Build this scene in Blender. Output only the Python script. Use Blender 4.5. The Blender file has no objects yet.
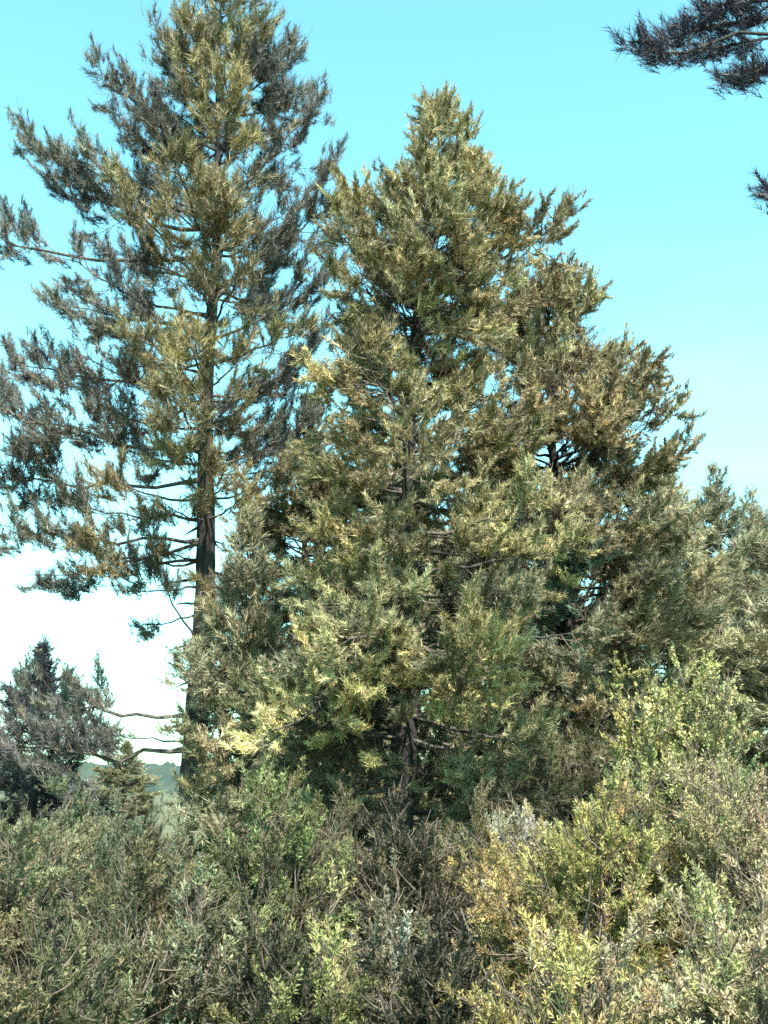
import bpy, math
import numpy as np
from mathutils import Vector

RS = np.random.RandomState(11)
R = math.radians
F = 1098.0           # focal length in pixels of the 768 x 1024 frame
PITCH = R(14.2)
EYE = np.array([0.0, 0.0, 1.65])

sc = bpy.context.scene
col = sc.collection

# ------------------------------------------------------------------ camera
cam_d = bpy.data.cameras.new('camera')
cam = bpy.data.objects.new('camera', cam_d)
col.objects.link(cam)
cam.location = EYE
cam.rotation_euler = (R(90) + PITCH, 0, 0)
cam_d.sensor_fit = 'VERTICAL'
cam_d.sensor_height = 24
cam_d.lens = 24 * F / 1024
cam_d.clip_start = 0.05
cam_d.clip_end = 20000
sc.camera = cam

# ------------------------------------------------------------------ light
SUN_EL, SUN_AZ = R(50), R(162)      # compass style: 0 = +Y (away from camera), clockwise
world = bpy.data.worlds.new('World')
sc.world = world
world.use_nodes = True
nt = world.node_tree
nt.nodes.clear()
out = nt.nodes.new('ShaderNodeOutputWorld')
bg = nt.nodes.new('ShaderNodeBackground')
sky = nt.nodes.new('ShaderNodeTexSky')
sky.sky_type = 'NISHITA'
sky.sun_disc = False
sky.sun_elevation = SUN_EL
sky.sun_rotation = SUN_AZ
sky.air_density = 1.0
sky.dust_density = 1.2
sky.ozone_density = 0.6
tint = nt.nodes.new('ShaderNodeMix')
tint.data_type = 'RGBA'
tint.blend_type = 'MULTIPLY'
tint.inputs[0].default_value = 1.0
tint.inputs[7].default_value = (0.69, 1.26, 0.98, 1)     # white balance of the cheap camera
nt.links.new(sky.outputs[0], tint.inputs[6])
tco = nt.nodes.new('ShaderNodeTexCoord'); cmap = nt.nodes.new('ShaderNodeMapping'); cmap.inputs['Scale'].default_value = (1, 1, 3.2)
cn = nt.nodes.new('ShaderNodeTexNoise'); cn.inputs['Scale'].default_value = 2.6; cn.inputs['Detail'].default_value = 9
nt.links.new(tco.outputs['Generated'], cmap.inputs[0]); nt.links.new(cmap.outputs[0], cn.inputs['Vector'])
cr_ = nt.nodes.new('ShaderNodeMapRange'); cr_.inputs[1].default_value = 0.45; cr_.inputs[2].default_value = 0.72; cr_.inputs[4].default_value = 0.55
nt.links.new(cn.outputs[0], cr_.inputs[0])
sep = nt.nodes.new('ShaderNodeSeparateXYZ'); nt.links.new(tco.outputs['Generated'], sep.inputs[0])
lowm = nt.nodes.new('ShaderNodeMapRange'); lowm.inputs[1].default_value = 0.5; lowm.inputs[2].default_value = 0.1
lowm.inputs[3].default_value = 0.0; lowm.inputs[4].default_value = 1.0
nt.links.new(sep.outputs['Z'], lowm.inputs[0])
cm = nt.nodes.new('ShaderNodeMath'); cm.operation = 'MULTIPLY'
nt.links.new(cr_.outputs[0], cm.inputs[0]); nt.links.new(lowm.outputs[0], cm.inputs[1])
cmx = nt.nodes.new('ShaderNodeMix'); cmx.data_type = 'RGBA'
nt.links.new(cm.outputs[0], cmx.inputs[0]); nt.links.new(tint.outputs[2], cmx.inputs[6]); cmx.inputs[7].default_value = (3.0, 3.2, 3.3, 1)
nt.links.new(cmx.outputs[2], bg.inputs[0])
bg.inputs[1].default_value = 0.15
nt.links.new(bg.outputs[0], out.inputs[0])

sun_d = bpy.data.lights.new('sun', 'SUN')
sun_d.energy = 5.0
sun_d.angle = R(0.5)
sun_d.color = (1.0, 0.94, 0.84)
sun = bpy.data.objects.new('sun', sun_d)
col.objects.link(sun)
S = Vector((math.sin(SUN_AZ) * math.cos(SUN_EL), math.cos(SUN_AZ) * math.cos(SUN_EL), math.sin(SUN_EL)))
sun.rotation_euler = (-S).to_track_quat('-Z', 'Y').to_euler()
sun.location = (-20, -30, 40)

sc.view_settings.view_transform = 'Standard'
sc.view_settings.look = 'None'
sc.view_settings.gamma = 1
sc.view_settings.exposure = 1.7
sc.cycles.max_bounces = 6
sc.cycles.diffuse_bounces = 3
sc.cycles.transmission_bounces = 3
sc.cycles.use_denoising = False

# ------------------------------------------------------------------ helpers
def P(px, py, Y):
    """world point seen at a picture position, at distance Y ahead"""
    a, b = (px - 384) / F, (512 - py) / F
    d = np.array([a, math.cos(PITCH) - b * math.sin(PITCH), math.sin(PITCH) + b * math.cos(PITCH)])
    return EYE + d * (Y / d[1])

def nrm(v):
    v = np.asarray(v, float)
    return v / max(np.linalg.norm(v), 1e-9)

def ground_z(x, y):
    return (0.25 * np.sin(x * 0.11 + 0.7) * np.cos(y * 0.09) + 0.09 * np.sin(x * 0.5 + y * 0.33)
            + 0.00008 * np.maximum(y - 30, 0) ** 2 * 0.4)

def mesh_from(name, V, T, mats, C=None, M=None, smooth=False, quads=None):
    me = bpy.data.meshes.new(name)
    V = np.ascontiguousarray(V, np.float32)
    polys = []
    nT = 0 if T is None else len(T)
    nQ = 0 if quads is None else len(quads)
    idx = np.concatenate([a.ravel() for a in ([T] if nT else []) + ([quads] if nQ else [])]).astype(np.int32)
    starts = np.concatenate([np.arange(nT) * 3, nT * 3 + np.arange(nQ) * 4]).astype(np.int32)
    me.vertices.add(len(V)); me.vertices.foreach_set('co', V.ravel())
    me.loops.add(len(idx)); me.loops.foreach_set('vertex_index', idx)
    me.polygons.add(nT + nQ); me.polygons.foreach_set('loop_start', starts)
    if smooth:
        me.polygons.foreach_set('use_smooth', np.ones(nT + nQ, bool))
    for m in mats:
        me.materials.append(m)
    if M is not None:
        me.polygons.foreach_set('material_index', np.asarray(M, np.int32))
    if C is not None:
        at = me.attributes.new('tone', 'FLOAT_COLOR', 'POINT')
        c4 = np.ones((len(V), 4), np.float32); c4[:, :3] = C
        at.data.foreach_set('color', c4.ravel())
    me.update(calc_edges=True)
    return me

def link(name, me, parent=None):
    o = bpy.data.objects.new(name, me)
    col.objects.link(o)
    if parent is not None:
        o.parent = parent
    return o

def tag(o, label, cat, group=None):
    o['label'] = label; o['category'] = cat
    if group: o['group'] = group
    return o

def thing(name, label, cat, loc=(0, 0, 0), rz=0, group=None):
    o = bpy.data.objects.new(name, None)
    o.empty_display_size = 0.3
    col.objects.link(o)
    o.location = [float(v) for v in loc]
    o.rotation_euler = (0, 0, rz)
    return tag(o, label, cat, group)

def dup(root, loc, rz, sx, sz, label):
    r = root.copy(); col.objects.link(r)
    r.location = [float(v) for v in loc]; r.rotation_euler = (0, 0, rz); r.scale = (sx, sx, sz)
    r['label'] = label
    for ch in list(root.children):
        c = ch.copy(); col.objects.link(c); c.parent = r
    return r

class Tubes:
    def __init__(s):
        s.V = []; s.Q = []; s.n = 0
    def add(s, pts, rad, k=6, wob=0.0):
        pts = np.asarray(pts, float); n = len(pts)
        tan = np.gradient(pts, axis=0)
        tan /= np.linalg.norm(tan, axis=1)[:, None] + 1e-9
        ref = np.array([0, 0, 1.0]) if abs(tan[0][2]) < 0.8 else np.array([1.0, 0, 0])
        u = np.cross(tan, ref); u /= np.linalg.norm(u, axis=1)[:, None] + 1e-9
        v = np.cross(tan, u)
        a = np.arange(k) / k * 2 * np.pi
        rr = np.asarray(rad, float)[:, None] * np.ones(k)
        if wob:
            rr = rr * (1 + wob * RS.randn(n, k) * 0.5 + wob * RS.randn(k))
        ring = pts[:, None, :] + rr[..., None] * (np.cos(a)[None, :, None] * u[:, None, :] + np.sin(a)[None, :, None] * v[:, None, :])
        s.V.append(ring.reshape(-1, 3))
        i = np.arange(n - 1)[:, None] * k; j = np.arange(k)[None, :]; j2 = (j + 1) % k
        s.Q.append((np.stack([i + j, i + j2, i + k + j2, i + k + j], -1).reshape(-1, 4)) + s.n)
        s.n += n * k
    def get(s):
        return np.concatenate(s.V), np.concatenate(s.Q)

def bez(a, b, c, n):
    t = np.linspace(0, 1, n)[:, None]
    return (1 - t) ** 2 * a + 2 * t * (1 - t) * b + t * t * c

# ------------------------------------------------------------------ materials
def leaf_mat(name, rough=0.45, trans=0.25, spec=0.5):
    m = bpy.data.materials.new(name); m.use_nodes = True
    n = m.node_tree; n.nodes.clear()
    o = n.nodes.new('ShaderNodeOutputMaterial')
    at = n.nodes.new('ShaderNodeAttribute'); at.attribute_name = 'tone'
    ns = n.nodes.new('ShaderNodeTexNoise'); ns.inputs['Scale'].default_value = 9.0
    tc = n.nodes.new('ShaderNodeTexCoord')
    n.links.new(tc.outputs['Object'], ns.inputs['Vector'])
    rg = n.nodes.new('ShaderNodeMapRange'); rg.inputs[3].default_value = 0.75; rg.inputs[4].default_value = 1.25
    n.links.new(ns.outputs[0], rg.inputs[0])
    ml = n.nodes.new('ShaderNodeVectorMath'); ml.operation = 'SCALE'
    n.links.new(at.outputs['Color'], ml.inputs[0]); n.links.new(rg.outputs[0], ml.inputs['Scale'])
    p = n.nodes.new('ShaderNodeBsdfPrincipled')
    p.inputs['Roughness'].default_value = rough
    p.inputs['Specular IOR Level'].default_value = spec
    n.links.new(ml.outputs[0], p.inputs['Base Color'])
    tr = n.nodes.new('ShaderNodeBsdfTranslucent')
    n.links.new(ml.outputs[0], tr.inputs[0])
    mx = n.nodes.new('ShaderNodeMixShader'); mx.inputs[0].default_value = trans
    n.links.new(p.outputs[0], mx.inputs[1]); n.links.new(tr.outputs[0], mx.inputs[2])
    n.links.new(mx.outputs[0], o.inputs[0])
    return m

def noise_mat(name, c1, c2, scale, rough=0.9, bump=0.0, stretch=(1, 1, 1), bscale=None):
    m = bpy.data.materials.new(name); m.use_nodes = True
    n = m.node_tree; p = n.nodes['Principled BSDF']
    p.inputs['Roughness'].default_value = rough
    tc = n.nodes.new('ShaderNodeTexCoord'); mp = n.nodes.new('ShaderNodeMapping')
    mp.inputs['Scale'].default_value = stretch
    n.links.new(tc.outputs['Object'], mp.inputs[0])
    ns = n.nodes.new('ShaderNodeTexNoise'); ns.inputs['Scale'].default_value = scale; ns.inputs['Detail'].default_value = 8
    n.links.new(mp.outputs[0], ns.inputs['Vector'])
    cr = n.nodes.new('ShaderNodeValToRGB')
    cr.color_ramp.elements[0].position = 0.35; cr.color_ramp.elements[1].position = 0.65
    cr.color_ramp.elements[0].color = (*c1, 1); cr.color_ramp.elements[1].color = (*c2, 1)
    n.links.new(ns.outputs[0], cr.inputs[0]); n.links.new(cr.outputs[0], p.inputs['Base Color'])
    if bump:
        b = n.nodes.new('ShaderNodeBump'); b.inputs['Strength'].default_value = bump; b.inputs['Distance'].default_value = 0.03
        n.links.new(ns.outputs[0], b.inputs['Height']); n.links.new(b.outputs[0], p.inputs['Normal'])
    return m

NEEDLE = leaf_mat('pine_needles', 0.55, 0.14, 0.4)
LEAF = leaf_mat('shrub_leaves', 0.6, 0.16, 0.35)
BARK = noise_mat('pine_bark', (0.004, 0.004, 0.004), (0.026, 0.022, 0.019), 11, 0.95, 1.0, (1, 1, 0.16))  # trunk shade put into the near-black bark colour
GREYBARK = noise_mat('grey_limb_bark', (0.025, 0.022, 0.02), (0.10, 0.088, 0.075), 14, 0.95, 0.6)
TWIG = noise_mat('twig_bark', (0.05, 0.035, 0.025), (0.16, 0.12, 0.09), 12, 0.9)

# ------------------------------------------------------------------ foliage builders
class Foliage:
    """collects twig tubes and needle tufts of one crown"""
    def __init__(s):
        s.p = []; s.a = []; s.l = []; s.c = []; s.tw = Tubes()
    def tuft(s, p, a, l, c):
        s.p.append(p); s.a.append(a); s.l.append(l); s.c.append(c)
    def build(s, name, parent, n=14, w=0.007, spread=(0.25, 1.15), back=1.6, mat=None, shape='needle', curl=0.0, thin=None):
        p = np.array(s.p); a = np.array(s.a); l = np.array(s.l); c = np.array(s.c)
        if thin is not None:           # natural gaps between the clumps of a crown
            wl, cut = thin
            f = np.zeros(len(p))
            for q_ in range(9):
                k_ = RS.randn(3); k_ *= RS.uniform(0.7, 1.7) / np.linalg.norm(k_) * 2 * math.pi / wl
                f += np.sin(p @ k_ + RS.rand() * 6.28)
            keep = f / 3 * 1.41 > cut + RS.randn(len(p)) * 0.12
            p, a, l, c = p[keep], a[keep], l[keep], c[keep]
        a /= np.linalg.norm(a, axis=1)[:, None] + 1e-9
        N = len(p)
        rnd = RS.randn(N, n, 3)
        A = a[:, None, :]
        perp = rnd - (rnd * A).sum(-1, keepdims=True) * A
        perp /= np.linalg.norm(perp, axis=-1, keepdims=True) + 1e-9
        th = RS.uniform(spread[0], spread[1], (N, n, 1))
        d = A * np.cos(th) + perp * np.sin(th)
        L = l[:, None, None] * RS.uniform(0.65, 1.1, (N, n, 1))
        o = p[:, None, :] - A * (l[:, None, None] * back * RS.rand(N, n, 1))
        side = np.cross(d, RS.randn(N, n, 3)); side /= np.linalg.norm(side, axis=-1, keepdims=True) + 1e-9
        W = w * RS.uniform(0.7, 1.3, (N, n, 1))
        cc = c[:, None, :] * np.exp(0.12 * RS.randn(N, n, 1))
        if shape == 'needle':
            V = np.stack([o - side * W * 0.5, o + side * W * 0.5, o + d * L], 2).reshape(-1, 3)
            T = np.arange(len(V)).reshape(-1, 3); Q0 = None
            C = np.repeat(cc.reshape(-1, 3), 3, 0)
        else:     # lozenge leaf folded along its midrib
            nn = np.cross(d, side)
            m1 = o + d * L * 0.5 - side * W * 0.5 + nn * W * 0.18
            m2 = o + d * L * 0.5 + side * W * 0.5 + nn * W * 0.18
            V = np.stack([o, m1, o + d * L, m2], 2).reshape(-1, 3)
            b = np.arange(N * n)[:, None] * 4
            T = np.concatenate([b + [0, 1, 2], b + [0, 2, 3]])
            C = np.repeat(cc.reshape(-1, 3), 4, 0)
        nt_ = len(T)
        quads = None; M = np.zeros(nt_, int)
        if s.tw.n:
            TV, TQ = s.tw.get()
            quads = TQ + len(V)
            V = np.concatenate([V, TV]); C = np.concatenate([C, np.ones((len(TV), 3)) * 0.1])
            M = np.concatenate([M, np.ones(len(TQ), int)])
        me = mesh_from(name, V, T, [mat or NEEDLE, TWIG], C, M, quads=quads)
        return link(name, me, parent)

def grow_twigs(fo, path, L, st, tone, lo=0.25, level=0):
    """side twigs with tufts along a limb path"""
    n = len(path)
    cnt = max(3, int(L * (1 - lo) / st['gap']))
    sgn = 1 if RS.rand() < 0.5 else -1
    for i in range(cnt + 1):
        u = lo + (1 - lo) * (i + RS.rand() * 0.7) / (cnt + 0.7)
        u = min(u, 0.999)
        f = u * (n - 1); k = int(f); q = path[k] + (path[min(k + 1, n - 1)] - path[k]) * (f - k)
        t = nrm(path[min(k + 1, n - 1)] - path[k])
        sgn = -sgn
        sd = nrm(np.cross(t, [0, 0, 1.0])) * sgn
        roll = RS.randn() * st.get('roll', 0.45)
        sd = nrm(sd * math.cos(roll) + np.array([0, 0, 1.0]) * math.sin(roll))
        fw = 0.55 + 0.5 * u if i < cnt else 3.0
        d = nrm(t * fw + sd + np.array([0, 0, st['lift']]) + RS.randn(3) * 0.12)
        tl = max(st['tmin'], st['tk'] * L * (0.22 + 0.85 * (1 - u))) * RS.uniform(0.6, 1.15)
        tl = min(tl, st.get('tmax', 1.2))
        tw_tone = tone * np.exp(RS.randn() * 0.15) * np.exp(RS.randn(3) * np.array([0.025, 0.01, 0.04]))
        end = q + d * tl
        mid = q + d * tl * 0.5 + np.array([0, 0, -st['curl'] * tl * 0.5])
        tp = bez(q, mid, end + np.array([0, 0, st['curl'] * tl * 0.35]), 5)
        fo.tw.add(tp, np.linspace(0.004 + 0.006 * tl, 0.002, 5) * st.get('tw', 1), 3)
        if tl > st.get('sub', 0.45) and level == 0:
            grow_twigs(fo, tp, tl, dict(st, gap=st['gap'] * 1.0, tk=0.45), tw_tone, 0.3, 1)
            s0 = 0.7
        else:
            s0 = st.get('t0', 0.3)
        m = max(1, int(tl * (1 - s0) / st['ts']))
        for j in range(m + 1):
            v = s0 + (1 - s0) * (j + 0.6 * RS.rand()) / (m + 0.2)
            v = min(v, 1.0); g = v * 4; kk = min(int(g), 3)
            pp = tp[kk] + (tp[kk + 1] - tp[kk]) * (g - kk)
            ax = nrm(tp[kk + 1] - tp[kk]) + RS.randn(3) * 0.24 + np.array([0, 0, st.get('up', 0.25)])
            tt = tw_tone * np.exp(RS.randn() * 0.14)
            if RS.rand() < st.get('dead', 0.03):
                tt = np.array([0.17, 0.125, 0.07]) * RS.uniform(0.6, 1.2)
            fo.tuft(pp + RS.randn(3) * 0.015, ax, st['nl'] * RS.uniform(0.5, 1.25), tt)

def lerp_tab(tab, z):
    xs = [a[0] for a in tab]; ys = [a[1] for a in tab]
    return float(np.interp(z, xs, ys))

def conifer(name, label, base, H, left, right, tone, st, spacing=0.42, per=5, crown0=0.2, trunk_r=0.25,
            elev=(10, 55), group=None, extra=(), lean=(0, 0), limb_parts=False, bark=BARK, n=14, w=0.007,
            depth=1.0, skip=0.08, thin=(1.5, -0.75), spread=(0.2, 1.0), colour_fn=None, cat='pine tree', tier=None, tipz=0.0, holes=()):
    """left / right: tables (height, radius) in metres, heights above the base"""
    base = np.asarray(base, float)
    RS.seed(int(abs(base[0] * 137 + base[1] * 311)) % 9999 + 7)
    root = thing(name, label, cat, base, 0, group)
    zs = np.linspace(0, H, 22)
    cx = lean[0] * (zs / H) ** 1.3 + 0.05 * np.sin(zs * 0.9 + RS.rand() * 6)
    cy = lean[1] * (zs / H) ** 1.3 + 0.05 * np.cos(zs * 0.7 + RS.rand() * 6)
    tpath = np.stack([cx, cy, zs - 0.0], 1); tpath[0, 2] = -0.4
    rad = trunk_r * np.clip(1 - zs / H, 0.02, 1) ** 1.15 * (1 + 0.5 * np.exp(-zs / 0.35))
    tb = Tubes()
    fz = np.linspace(-0.4, H, 160)
    fine = np.stack([np.interp(fz, tpath[:, 2], cx), np.interp(fz, tpath[:, 2], cy), fz], 1)
    tb.add(fine, np.interp(fz, tpath[:, 2], rad), 36, 0.0)
    fur = RS.randn(36) * 0.06
    rough = np.zeros((160, 36)); cur = fur.copy()
    for q_ in range(160):
        cur = 0.82 * cur + 0.18 * fur + RS.randn(36) * 0.022
        rough[q_] = cur
    vv = tb.V[0].reshape(160, 36, 3)
    tb.V[0] = (fine[:, None] + (vv - fine[:, None]) * (1 + rough[..., None])).reshape(-1, 3)
    for q_ in range(26 if limb_parts else 0):      # broken dead stubs on the lower trunk
        z_ = RS.uniform(0.12, 0.55) * H; az_ = RS.rand() * 6.28; L_ = RS.uniform(0.12, 0.7)
        a_ = np.array([np.interp(z_, zs, cx), np.interp(z_, zs, cy), z_])
        d_ = np.array([math.cos(az_), math.sin(az_), RS.uniform(-0.3, 0.25)])
        r_ = float(np.interp(z_, zs, rad))
        tb.add(bez(a_, a_ + d_ * (r_ + L_ * 0.5) + [0, 0, 0.04], a_ + d_ * (r_ + L_) + RS.randn(3) * 0.05, 6), np.linspace(0.035, 0.006, 6) * (0.6 + L_), 6, 0.1)
    def at(z):
        return np.array([np.interp(z, zs, cx), np.interp(z, zs, cy), z])
    def rr(z): return float(np.interp(z, zs, rad))
    limbs = []
    z = H * crown0; ph = RS.rand() * 6
    while z < H * 0.985:
        t = z / H
        k = per if RS.rand() < 0.6 else per - 1
        for i in range(k):
            if RS.rand() < skip: continue
            az = ph + i * 2 * math.pi / k + RS.randn() * 0.25
            hz = z + RS.randn() * spacing * 0.3
            hz = min(max(hz, H * crown0 * 0.9), H * 0.985)
            ca = math.cos(az)
            el = R(elev[0] + (elev[1] - elev[0]) * (hz / H) ** 1.6 + RS.randn() * 7)
            L = 1.0
            for _ in range(3):
                zt = min(hz + L * math.sin(el) * 0.9 + tipz, H)
                l_, r_ = lerp_tab(left, zt), lerp_tab(right, zt)
                fb = 0.5 * (l_ + r_) * depth
                side = r_ if ca > 0 else l_
                L = math.sqrt((side * ca) ** 2 + (fb * math.sin(az)) ** 2) / max(math.cos(el), 0.35)
            L = max(0.12, L * (RS.uniform(0.66, 1.12) if RS.rand() < 0.85 else RS.uniform(0.4, 0.7)))
            L = min(L, max(0.15, (H - hz) / max(math.sin(el), 0.1)) * 0.98)
            if tier is not None: L *= tier(base[2] + hz + L * math.sin(el) * 0.6, az)
            limbs.append((at(hz), at(hz) + L * np.array([ca * math.cos(el), math.sin(az) * math.cos(el), math.sin(el)]), L, 1))
        ph += 1.1 + RS.randn() * 0.3
        z += spacing * RS.uniform(0.7, 1.25) * (0.55 + 0.45 * (1 - t))
    limbs.append((at(H * 0.93), at(H * 0.93) + np.array([0, 0, H * 0.07]), H * 0.09, 1))
    for e in extra:
        s_, tip, lo = e
        s0 = at(s_[2] - base[2])
        tip = np.asarray(tip, float) - base
        limbs.append((s0, tip, float(np.linalg.norm(tip - s0)), lo))
    fo = Foliage()
    order = sorted(range(len(limbs)), key=lambda i: -limbs[i][2])
    big = set(order[:90])
    for i, (a, b, L, lo) in enumerate(limbs):
        if L < 0.1: continue
        sag = st['sag'] * L * RS.uniform(0.6, 1.4)
        mid = (a + b) / 2 + np.array([RS.randn() * 0.04 * L, RS.randn() * 0.04 * L, -sag])
        path = bez(a, mid, b, 10)
        path[2:-1] += RS.randn(7, 3) * 0.012 * L
        rl = min(0.009 + 0.009 * L, rr(a[2]) * 0.6 + 0.006)
        rads = np.linspace(1, 0.16, 10) * rl; rads[0] *= 1.7
        if limb_parts and i in big and L > 0.5:
            lt = Tubes(); lt.add(path, rads, 7, 0.08)
            V, Q = lt.get()
            link('limb', mesh_from('limb', V, None, [GREYBARK], quads=Q, smooth=True), root)
        else:
            tb.add(path, rads, 5)
        mid_w = base + path[6]
        tn = np.array(tone) * np.exp(RS.randn() * 0.2) * np.exp(RS.randn(3) * np.array([0.035, 0.01, 0.07]))
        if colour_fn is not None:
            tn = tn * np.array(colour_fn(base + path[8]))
        if any(((mid_w - h[0]) ** 2).sum() < h[1] ** 2 for h in holes): continue
        grow_twigs(fo, path, L, st, tn, lo if lo < 1 else st['lo'])
    V, Q = tb.get()
    link('trunk', mesh_from('trunk', V, None, [bark], quads=Q, smooth=True), root)
    fo.build('crown', root, n=n, w=w, spread=spread, thin=thin)
    print(name, 'limbs', len(limbs), 'tufts', len(fo.p))
    return root

def outline(rows, Y, basez, cxpx):
    """rows of (py, left px, right px) at distance Y -> (height, radius) tables about the trunk column"""
    Lt, Rt = [], []
    for py, l, r in sorted(rows, key=lambda q: -q[0]):
        z = P(0, py, Y)[2] - basez
        xc = P(cxpx, py, Y)[0]
        Lt.append((z, max(0.05, xc - P(l, py, Y)[0]))); Rt.append((z, max(0.05, P(r, py, Y)[0] - xc)))
    return Lt, Rt

# ------------------------------------------------------------------ setting: ground, hills
gx = np.concatenate([-np.geomspace(6000, 20, 30), np.linspace(-19, 19, 110), np.geomspace(20, 6000, 30)])
gy = np.concatenate([-np.geomspace(3000, 12, 18), np.linspace(-11, 45, 150), np.geomspace(46, 9000, 40)])
X, Y_ = np.meshgrid(gx, gy)
Z = ground_z(X, np.minimum(Y_, 120)) * np.exp(-np.maximum(np.hypot(X, Y_) - 150, 0) / 400) + 0.03 * RS.randn(*X.shape) * (np.hypot(X, Y_) < 60)
nx, ny = len(gx), len(gy)
V = np.stack([X, Y_, Z], -1).reshape(-1, 3)
i = np.arange(ny - 1)[:, None] * nx; j = np.arange(nx - 1)[None]
Q = np.stack([i + j, i + j + 1, i + nx + j + 1, i + nx + j], -1).reshape(-1, 4)
GROUND = noise_mat('dry_grass_soil', (0.045, 0.045, 0.022), (0.10, 0.095, 0.045), 1.6, 1.0, 0.8)
g = link('ground', mesh_from('ground', V, None, [GROUND], quads=Q, smooth=True))
g['kind'] = 'structure'

def hill(name, x0, x1, y, depth, h, seed, mat):
    rs = np.random.RandomState(seed)
    nx, ny = 900, 26
    xs = np.linspace(x0, x1, nx); u = np.linspace(0, 1, ny)
    prof = sum(rs.uniform(0.3, 1) / k * np.sin(xs / (x1 - x0) * 2 * math.pi * k * 0.8 + rs.rand() * 6) for k in range(1, 7))
    prof = h * (0.72 + 0.18 * prof)
    Xg, U = np.meshgrid(xs, u)
    Zg = prof[None] * np.sin(np.clip(U, 0, 1) * math.pi) ** 0.8 + h * 0.05 * rs.randn(ny, nx) - 1
    Yg = y + depth * (U - 0.5)
    V = np.stack([Xg, Yg, Zg], -1).reshape(-1, 3)
    i = np.arange(ny - 1)[:, None] * nx; j = np.arange(nx - 1)[None]
    Q = np.stack([i + j, i + j + 1, i + nx + j + 1, i + nx + j], -1).reshape(-1, 4)
    o = link(name, mesh_from(name, V, None, [mat], quads=Q)); o['kind'] = 'structure'
HILL = noise_mat('wooded_hill', (0.012, 0.026, 0.02), (0.035, 0.055, 0.035), 0.05, 1.0)
HILL2 = noise_mat('far_hill', (0.05, 0.09, 0.09), (0.08, 0.12, 0.11), 0.02, 1.0)
hill('hills', -900, 900, 700, 500, 26, 3, HILL)
hill('hills', -2500, 2500, 2000, 900, 48, 5, HILL2)

# ------------------------------------------------------------------ trees
pine = dict(gap=0.10, lift=0.25, tk=0.55, tmin=0.25, curl=0.35, ts=0.05, nl=0.17, sag=0.10, lo=0.32, t0=0.35, up=0.35, dead=0.03, sub=0.38, roll=0.8)
fir = dict(gap=0.085, lift=0.12, tk=0.62, tmin=0.22, curl=0.25, ts=0.036, nl=0.105, sag=0.06, lo=0.22, t0=0.2, up=0.12, dead=0.03, sub=0.32, roll=0.8)

# tall pine on the left
Y1 = 19.0
b1 = P(192, 880, Y1); b1[2] = ground_z(b1[0], b1[1])
rows1 = [(-45, 222, 228), (0, 203, 255), (40, 160, 282), (100, 110, 296), (160, 85, 300), (220, 75, 300), (300, 55, 300), (370, 35, 315),
         (440, 50, 305), (490, 40, 270), (540, 85, 215), (600, 150, 205), (760, 180, 200)]
H1 = P(0, -45, Y1)[2] - b1[2]
l1, r1 = outline(rows1, Y1, b1[2], 200)
def lim(py0, px, py, dy, lo=0.35):
    return (P(195, py0, Y1), P(px, py, Y1 + dy), lo)
ex1 = [lim(150, 92, 62, -0.4), lim(110, 152, 22, 0.3), lim(220, 28, 138, 0.0, 0.45), lim(230, 50, 175, 0.8), lim(120, 306, 38, -0.2), lim(200, 325, 95, 0.3), lim(290, 338, 200, 0.3, 0.5), lim(340, 335, 265, -0.5, 0.5),
       lim(255, -30, 228, 0.2, 0.6), lim(300, 330, 165, -0.3), lim(330, 55, 300, -0.4), lim(390, 12, 365, 0.3), lim(400, 40, 430, -0.6),
       lim(360, 120, 330, -1.4), lim(390, 250, 340, -1.3), lim(470, 175, 445, -2.0), lim(520, 60, 500, 0.2), lim(540, 5, 525, -0.6, 0.5), lim(560, 72, 548, -1.0),
       lim(585, 110, 590, -0.6, 0.5), lim(480, 290, 400, 0.5), lim(500, 262, 455, -0.3), lim(430, 330, 330, 0.2), lim(200, 225, 60, -1.8), lim(280, 215, 180, -2.4),
       lim(330, 240, 260, -2.2), lim(420, 150, 385, -1.9), lim(430, 235, 395, -2.0), lim(380, 190, 330, -2.4), lim(520, 160, 500, -1.5), lim(500, 225, 470, -1.8), lim(560, 140, 545, -0.9), lim(748, -15, 738, 0.6, 0.3), lim(715, 30, 690, 0.8, 0.4), lim(742, 95, 730, -0.2, 0.5),
       lim(500, 300, 470, -0.8), lim(520, 250, 485, -1.4), lim(470, 320, 420, -0.4), lim(540, 30, 575, -0.4, 0.5), lim(480, -10, 470, 0.5, 0.5), lim(500, 90, 470, -1.6),
       lim(450, -20, 395, 0.0, 0.5), lim(560, 115, 560, 1.2, 0.5), lim(610, 130, 625, 0.4, 0.5), lim(560, 215, 590, -1.3, 0.4), lim(640, 175, 655, -1.2, 0.5), lim(690, 235, 700, -0.9, 0.4), lim(600, 250, 575, -0.4, 0.4), lim(650, 150, 560, -0.6, 0.5)]
def tone1(p): return (1.3, 1.2, 0.95) if p[1] < Y1 - 0.6 else (0.72, 0.78, 1.05)  # golden sunlit front and blue-grey sky-tinged rest, put into the needle colour
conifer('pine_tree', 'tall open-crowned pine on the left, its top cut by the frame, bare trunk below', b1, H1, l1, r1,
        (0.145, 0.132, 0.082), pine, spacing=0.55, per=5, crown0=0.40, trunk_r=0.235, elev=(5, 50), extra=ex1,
        lean=(P(224, -45, Y1)[0] - b1[0], 0), limb_parts=True, n=26, w=0.011, skip=0.28, thin=(1.3, -0.5), colour_fn=tone1)

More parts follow.
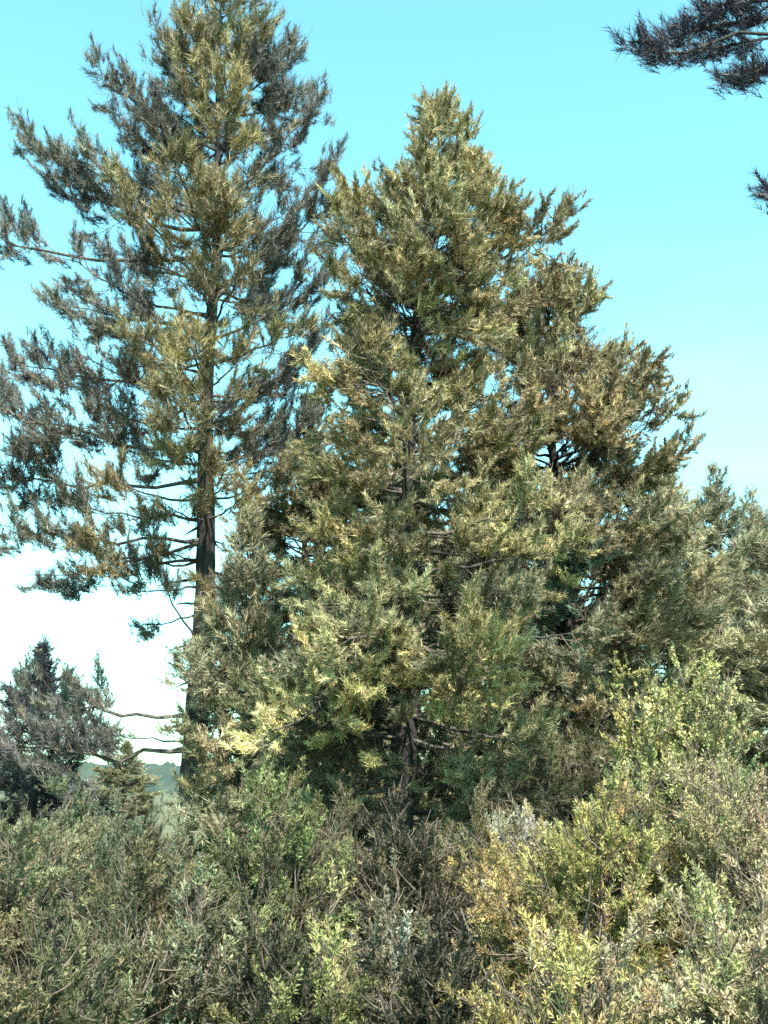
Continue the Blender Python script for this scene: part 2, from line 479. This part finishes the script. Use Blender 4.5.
# big olive conifer in the middle
Y2 = 14.5
b2 = P(398, 900, Y2); b2[2] = ground_z(b2[0], b2[1])
rows2 = [(98, 424, 434), (120, 416, 443), (150, 402, 460), (185, 350, 492), (230, 318, 512), (290, 300, 520), (350, 300, 520), (420, 292, 560), (500, 275, 580), (580, 270, 600),
         (660, 250, 600), (740, 240, 590), (820, 240, 560), (900, 300, 500)]
H2 = P(0, 100, Y2)[2] - b2[2]
l2, r2 = outline(rows2, Y2, b2[2], 405)
def lm2(py0, px, py, dy, lo=0.3): return (P(405, py0, Y2), P(px, py, Y2 + dy), lo)
ex2 = [lm2(300, 574, 212, 0.3, 0.5), lm2(280, 522, 228, 0.2), lm2(330, 315, 250, -0.2), lm2(300, 345, 190, 0.4), lm2(640, 260, 745, -1.3), lm2(620, 330, 640, -2.0), lm2(640, 450, 650, -2.0)]
zt2 = [P(0, y, Y2 - 1.2)[2] for y in (1000, 700, 660, 610, 590, 560, 530, 500, 440, 400, 370, 350, 325, 305, 280, 60)]
kt2 = [0.9, 0.95, 1.12, 1.0, 0.6, 0.5, 0.6, 0.95, 1.0, 1.08, 1.1, 0.7, 0.45, 0.55, 1.0, 1.0]
def tier2(z, az):
    fr = max(0.0, -math.sin(az)) ** 0.7
    k = 1 + (np.interp(z, zt2[0:1] + zt2[1:], kt2) - 1) * fr
    if z < zt2[1] and -math.sin(az) > 0.85: k *= 0.35
    return k
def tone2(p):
    for q_, k_ in ((P(285, 745, Y2 - 1.3), 1.9), (P(330, 640, Y2 - 2), 1.35), (P(520, 670, Y2 - 1.8), 1.35), (P(450, 385, Y2 - 1), 1.3)):  # sunlit boughs put into the needle colour as lighter, warmer clumps
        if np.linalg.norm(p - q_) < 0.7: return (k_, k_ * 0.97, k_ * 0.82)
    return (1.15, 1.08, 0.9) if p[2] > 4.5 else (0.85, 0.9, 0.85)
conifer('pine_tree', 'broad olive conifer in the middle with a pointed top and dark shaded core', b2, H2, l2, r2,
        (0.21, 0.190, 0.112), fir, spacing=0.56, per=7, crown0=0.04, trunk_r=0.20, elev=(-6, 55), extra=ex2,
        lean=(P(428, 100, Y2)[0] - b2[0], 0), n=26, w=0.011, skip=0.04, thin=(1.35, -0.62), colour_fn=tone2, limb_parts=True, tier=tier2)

# conifer on the right shoulder
Y3 = 16.8
b3 = P(572, 880, Y3); b3[2] = ground_z(b3[0], b3[1])
rows3 = [(256, 560, 590), (276, 525, 613), (300, 505, 622), (350, 495, 658), (410, 485, 694), (470, 480, 722), (550, 480, 725), (640, 470, 720), (740, 480, 680), (850, 520, 640)]
H3 = P(0, 254, Y3)[2] - b3[2]
l3, r3 = outline(rows3, Y3, b3[2], 574)
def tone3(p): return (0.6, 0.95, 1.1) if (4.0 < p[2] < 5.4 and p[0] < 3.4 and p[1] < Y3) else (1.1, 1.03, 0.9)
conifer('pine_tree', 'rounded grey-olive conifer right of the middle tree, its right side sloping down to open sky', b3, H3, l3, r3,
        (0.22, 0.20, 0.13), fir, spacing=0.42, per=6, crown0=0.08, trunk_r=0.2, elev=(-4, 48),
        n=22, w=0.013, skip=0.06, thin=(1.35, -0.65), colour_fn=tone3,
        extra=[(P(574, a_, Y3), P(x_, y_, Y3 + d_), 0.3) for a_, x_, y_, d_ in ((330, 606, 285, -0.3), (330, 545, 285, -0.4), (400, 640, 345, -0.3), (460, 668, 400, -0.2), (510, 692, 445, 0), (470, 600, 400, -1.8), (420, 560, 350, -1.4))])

# conifer between the two
Y4 = 22.0
b4 = P(300, 860, Y4); b4[2] = ground_z(b4[0], b4[1])
rows4 = [(400, 300, 312), (430, 290, 340), (470, 275, 370), (510, 228, 380), (560, 245, 390), (640, 205, 400), (740, 200, 400), (850, 240, 380)]
H4 = P(0, 395, Y4)[2] - b4[2]
l4, r4 = outline(rows4, Y4, b4[2], 305)
conifer('pine_tree', 'narrower olive conifer behind, in the gap between the bare trunk and the middle tree', b4, H4, l4, r4,
        (0.185, 0.170, 0.088), fir, spacing=0.45, per=6, crown0=0.05, trunk_r=0.2, elev=(-4, 48), n=20, w=0.015, skip=0.06)

# far row on the right, one model copied
st_far = dict(fir, gap=0.13, ts=0.07, nl=0.22, tmax=1.2, sub=0.4)
def far_tree(name, label, px, top, Y, wpx, tone, group):
    b = P(px, 850, Y); b[2] = ground_z(b[0], b[1])
    H = P(px, top, Y)[2] - b[2]
    r = wpx / F * Y
    tab = [(0, r * 1.1), (H * 0.2, r*1.2), (H * 0.6, r * 1.0), (H * 0.85, r * 0.55), (H, 0.1)]
    return conifer(name, label, b, H, tab, tab, tone, st_far, spacing=0.5, per=7, crown0=0.03, trunk_r=0.18, elev=(-5, 50), n=16, w=0.022, skip=0.05, group=group), H, r, b
GF = 'conifers standing in the row beyond the front trees'
ftA, HA, rA, bA = far_tree('pine_tree', 'dull green conifer whose top meets the sky at the right edge of the photo', 742, 468, 28, 75, (0.21, 0.20, 0.125), GF)
ftB, HB, rB, bB = far_tree('pine_tree', 'grey-green conifer filling in below the sloping shoulder of the rounded conifer', 684, 462, 25, 78, (0.22, 0.205, 0.125), GF)
def copy_far(src, H0, px, top, Y, k, label):
    b = P(px, 850, Y); b[2] = ground_z(b[0], b[1])
    H = P(px, top, Y)[2] - b[2]
    return dup(src, b, RS.rand() * 6, k, H / H0, label)
copy_far(ftA, HA, 782, 492, 34, 1.1, 'conifer half cut off by the right edge of the frame, behind its taller neighbour')
copy_far(ftB, HB, 505, 430, 33, 1.2, 'conifer glimpsed through the gap between the middle tree and the rounded one')
far_tree('pine_tree', 'small blue-black conifer standing against pale sky at the left edge', 28, 645, 30, 62, (0.03, 0.034, 0.04), GF)  # backlit darkness of this tree put into its needle colour
copy_far(ftA, HA, 560, 560, 30, 1.2, 'dark conifer low behind the rounded conifer and the golden shrub')
copy_far(ftB, HB, 410, 400, 27, 1.0, 'conifer hidden behind the shaded core of the middle tree')
copy_far(ftA, HA, 330, 600, 29, 1.1, 'conifer showing low between the middle tree and the narrower one behind it')
copy_far(ftB, HB, 840, 500, 24, 1.2, 'conifer just past the right edge, its branches reaching into the frame')
copy_far(ftA, HA, 615, 640, 27, 1.0, 'short conifer left of the bright young tree')
copy_far(ftB, HB, 120, 742, 42, 0.7, 'low distant conifer left of the bare pine trunk')
copy_far(ftB, HB, 240, 508, 17.5, 0.62, 'slim conifer just right of the bare pine trunk, level with the lowest boughs')

# near tree outside the frame on the right, its bough dips into the upper corner
Y5 = 8.6
b5 = np.array([6.3, 8.8, 0.0]); b5[2] = ground_z(b5[0], b5[1])
H5 = 14.0
tab5l = [(0, 0.9), (3, 1.6), (8, 1.5), (14, 0.1)]; tab5r = [(0, 1.5), (4, 2.6), (9, 1.8), (14, 0.1)]
def lm5(z0, px, py, Y, lo): return (np.array([0, 0, b5[2] + z0]), P(px, py, Y), lo)
ex5 = [lm5(9.6, 628, 42, 8.2, 0.80), lm5(9.8, 728, 74, 8.0, 0.84), lm5(9.9, 672, 28, 8.5, 0.78), lm5(9.5, 650, 52, 8.1, 0.82), lm5(9.7, 690, 55, 8.3, 0.8),
       lm5(10.0, 712, 30, 8.4, 0.8), lm5(9.6, 735, 80, 8.3, 0.88), lm5(9.9, 700, 12, 8.2, 0.8), lm5(6.9, 771, 184, 8.3, 0.95), lm5(6.8, 774, 192, 8.1, 0.95)]
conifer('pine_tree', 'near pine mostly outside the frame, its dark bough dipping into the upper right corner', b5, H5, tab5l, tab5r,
        (0.018, 0.018, 0.034), dict(pine, nl=0.11, ts=0.03, gap=0.035, tk=0.12, tmin=0.22, tmax=0.36, dead=0.0), spacing=0.6, per=4, crown0=0.35, trunk_r=0.22, elev=(0, 45), extra=ex5, n=22, w=0.006, skip=0.2, thin=(0.5, -0.9))  # shade on the bough put into the near-black needle colour

# ------------------------------------------------------------------ shrubs
def shrub(name, label, loc, H, W, tone, cat='shrub', group=None, stems=26, leaf=0.038, lw=0.008, n=22, ts=0.028, gap=0.055, twiggy=False, tone_sd=0.18, lift=0.3, pal=None):
    RS.seed(int(abs(loc[0] * 137 + loc[1] * 311)) % 9999 + 3)
    root = thing(name, label, cat, loc, 0, group)
    fo = Foliage(); tb = Tubes()
    st = dict(gap=gap, lift=lift, tk=0.45, tmin=0.14, curl=0.15, ts=ts, nl=leaf, sag=0, lo=0.25, t0=0.15, up=0.35, dead=0.02, sub=0.3, roll=1.2, tmax=0.5)
    for k in range(stems):
        az = k * 2.39996 + RS.randn() * 0.2
        el = math.acos(min(0.98, math.sqrt((k + 0.5) / stems) * 0.97))
        s = RS.uniform(0.62, 1.22)
        tip = np.array([math.cos(az) * math.cos(el) * W, math.sin(az) * math.cos(el) * W, H * math.sin(el) * 0.97 + 0.06 * H]) * s
        a = np.array([math.cos(az), math.sin(az), 0]) * 0.08 * W
        L = float(np.linalg.norm(tip - a))
        mid = a * 0.4 + tip * 0.45 + np.array([0, 0, 0.18 * H]) + RS.randn(3) * 0.05 * L
        path = bez(a - [0, 0, 0.1], mid, tip, 9)
        path[2:-1] += RS.randn(6, 3) * 0.02 * L
        tb.add(path, np.linspace(0.011, 0.002, 9) * (0.6 + 0.4 * H), 5)
        tn = np.array(tone if pal is None or RS.rand() > 0.35 else pal) * np.exp(RS.randn() * tone_sd) * np.exp(RS.randn(3) * np.array([0.08, 0.03, 0.08]))
        grow_twigs(fo, path, L, st, tn, 0.2 if not twiggy else 0.4)
    V, Q = tb.get()
    link('stems', mesh_from('stems', V, None, [GREYBARK], quads=Q, smooth=True), root)
    fo.build('foliage', root, n=n, w=lw, back=2.2, thin=(0.45, -0.45), spread=(0.3, 1.2), mat=LEAF, shape='leaf')
    print(name, len(fo.p))
    return root

def gp(px, Y):
    x = P(px, 800, Y)[0]
    return (x, Y, float(ground_z(x, Y)) - 0.02)

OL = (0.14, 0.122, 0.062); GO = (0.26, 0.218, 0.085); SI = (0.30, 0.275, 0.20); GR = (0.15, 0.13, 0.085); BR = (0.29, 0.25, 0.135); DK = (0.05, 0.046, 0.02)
# (name, label, px, Y, H, W, tone, kwargs)
SH = [
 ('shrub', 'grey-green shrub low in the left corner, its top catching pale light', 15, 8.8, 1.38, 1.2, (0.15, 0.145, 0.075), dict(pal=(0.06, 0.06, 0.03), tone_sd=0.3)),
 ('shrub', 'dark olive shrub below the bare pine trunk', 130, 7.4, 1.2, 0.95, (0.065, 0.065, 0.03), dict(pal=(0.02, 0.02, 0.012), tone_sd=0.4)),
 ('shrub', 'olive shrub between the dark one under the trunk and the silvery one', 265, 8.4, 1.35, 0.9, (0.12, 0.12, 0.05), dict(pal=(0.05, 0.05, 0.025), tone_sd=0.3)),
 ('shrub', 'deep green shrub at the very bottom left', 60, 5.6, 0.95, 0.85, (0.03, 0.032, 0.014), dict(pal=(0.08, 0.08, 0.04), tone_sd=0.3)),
 ('shrub', 'silvery shrub with pale sunlit sprays at the foot of the middle conifer', 385, 6.8, 0.86, 0.34, (0.14, 0.13, 0.08), dict(pal=(0.48, 0.45, 0.34), stems=22)),  # silvery leaves, with the sunlit highlight put into the pale stems' colour
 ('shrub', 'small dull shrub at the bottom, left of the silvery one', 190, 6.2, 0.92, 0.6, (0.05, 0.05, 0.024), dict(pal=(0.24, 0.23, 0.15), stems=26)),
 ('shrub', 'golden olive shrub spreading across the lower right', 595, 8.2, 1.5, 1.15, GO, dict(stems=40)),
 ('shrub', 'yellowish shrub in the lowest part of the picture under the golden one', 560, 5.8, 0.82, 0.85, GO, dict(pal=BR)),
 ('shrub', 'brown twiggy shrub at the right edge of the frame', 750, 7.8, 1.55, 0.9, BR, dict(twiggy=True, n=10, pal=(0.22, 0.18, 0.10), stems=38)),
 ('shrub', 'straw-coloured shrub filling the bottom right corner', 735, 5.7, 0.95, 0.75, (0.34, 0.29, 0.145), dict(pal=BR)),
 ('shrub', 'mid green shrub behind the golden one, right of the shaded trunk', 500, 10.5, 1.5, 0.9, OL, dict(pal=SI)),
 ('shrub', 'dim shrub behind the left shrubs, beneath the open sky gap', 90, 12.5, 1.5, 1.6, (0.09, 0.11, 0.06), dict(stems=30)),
 ('shrub', 'dark shrub hiding the trunk of the rounded conifer', 562, 12.6, 1.9, 0.8, (0.07, 0.065, 0.03), dict(pal=DK, stems=34)),
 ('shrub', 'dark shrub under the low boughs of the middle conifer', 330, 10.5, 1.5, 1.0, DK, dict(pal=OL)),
 ('shrub', 'shaded shrub in front of the middle tree trunk', 405, 8.6, 1.4, 0.6, (0.03, 0.028, 0.014), dict()),  # near-black leaf colour stands in for the shade under the tree
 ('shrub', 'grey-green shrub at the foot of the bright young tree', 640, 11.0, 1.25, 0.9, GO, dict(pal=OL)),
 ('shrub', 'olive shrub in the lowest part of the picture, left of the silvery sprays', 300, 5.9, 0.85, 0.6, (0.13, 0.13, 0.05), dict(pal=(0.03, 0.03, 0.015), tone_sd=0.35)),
 ('shrub', 'shaded shrub at the bottom beside the silvery sprays', 430, 5.8, 0.85, 0.42, (0.028, 0.026, 0.014), dict(stems=26)),  # darkness of the shaded hollow put into the leaf colour
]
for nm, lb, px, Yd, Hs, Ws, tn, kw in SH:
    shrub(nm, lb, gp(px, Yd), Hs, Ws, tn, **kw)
# bright broadleaf sapling
shrub('young_tree', 'pale yellow-green leafy young tree in the gap on the right', gp(684, 12.4), 2.65, 1.05, (0.30, 0.285, 0.115), cat='tree', stems=60, leaf=0.045, lw=0.018, n=14, tone_sd=0.10, gap=0.08, ts=0.045)

# ------------------------------------------------------------------ grass
def grass():
    n = 60000
    y = RS.uniform(2.5, 32, n); x = RS.uniform(-0.55, 0.6, n) * (y + 3)
    z = ground_z(x, y)
    h = RS.uniform(0.08, 0.35, n) * (1 + 0.5 * np.sin(x * 1.7) * np.sin(y * 1.3))
    az = RS.rand(n) * 6.28; w = 0.006 + 0.0004 * y
    b = np.stack([x, y, z - 0.02], 1); s = np.stack([np.cos(az), np.sin(az), 0 * az], 1) * w[:, None]
    tip = b + np.stack([RS.randn(n) * 0.3 * h, RS.randn(n) * 0.3 * h, h], 1)
    V = np.stack([b - s, b + s, tip], 1).reshape(-1, 3)
    c = np.array([0.15, 0.14, 0.06])[None] * np.exp(RS.randn(n, 1) * 0.25) * np.exp(RS.randn(n, 3) * 0.06)
    # tall straw patches between the shrubs
    m = 2600; cl = RS.randint(0, 30, m)
    cxs = RS.uniform(1.1, 3.6, 30); cys = RS.uniform(5.2, 9.5, 30)
    x2 = cxs[cl] + RS.randn(m) * 0.12; y2 = cys[cl] + RS.randn(m) * 0.12; z2 = ground_z(x2, y2)
    h2 = RS.uniform(0.2, 0.6, m); az2 = RS.rand(m) * 6.28
    b2_ = np.stack([x2, y2, z2 - 0.02], 1); s2 = np.stack([np.cos(az2), np.sin(az2), 0 * az2], 1) * 0.005
    ln = RS.randn(m, 2) * 0.22 * h2[:, None]
    mid2 = b2_ + np.stack([ln[:, 0] * 0.3, ln[:, 1] * 0.3, h2 * 0.55], 1); tip2 = b2_ + np.stack([ln[:, 0] * 1.3, ln[:, 1] * 1.3, h2], 1)
    V2 = np.stack([b2_ - s2, b2_ + s2, mid2 + s2 * 0.7, b2_ - s2, mid2 + s2 * 0.7, mid2 - s2 * 0.7, mid2 - s2 * 0.7, mid2 + s2 * 0.7, tip2], 1).reshape(-1, 3)
    c2 = np.array([0.30, 0.25, 0.13])[None] * np.exp(RS.randn(m, 1) * 0.25) * np.exp(RS.randn(m, 3) * 0.05)
    V = np.concatenate([V, V2]); C = np.concatenate([np.repeat(c, 3, 0), np.repeat(c2, 9, 0)])
    g = link('grass', mesh_from('grass', V, np.arange(len(V)).reshape(-1, 3), [LEAF], C))
    g['kind'] = 'stuff'; g['label'] = 'dry grass growing under the shrubs and trees'; g['category'] = 'grass'
grass()
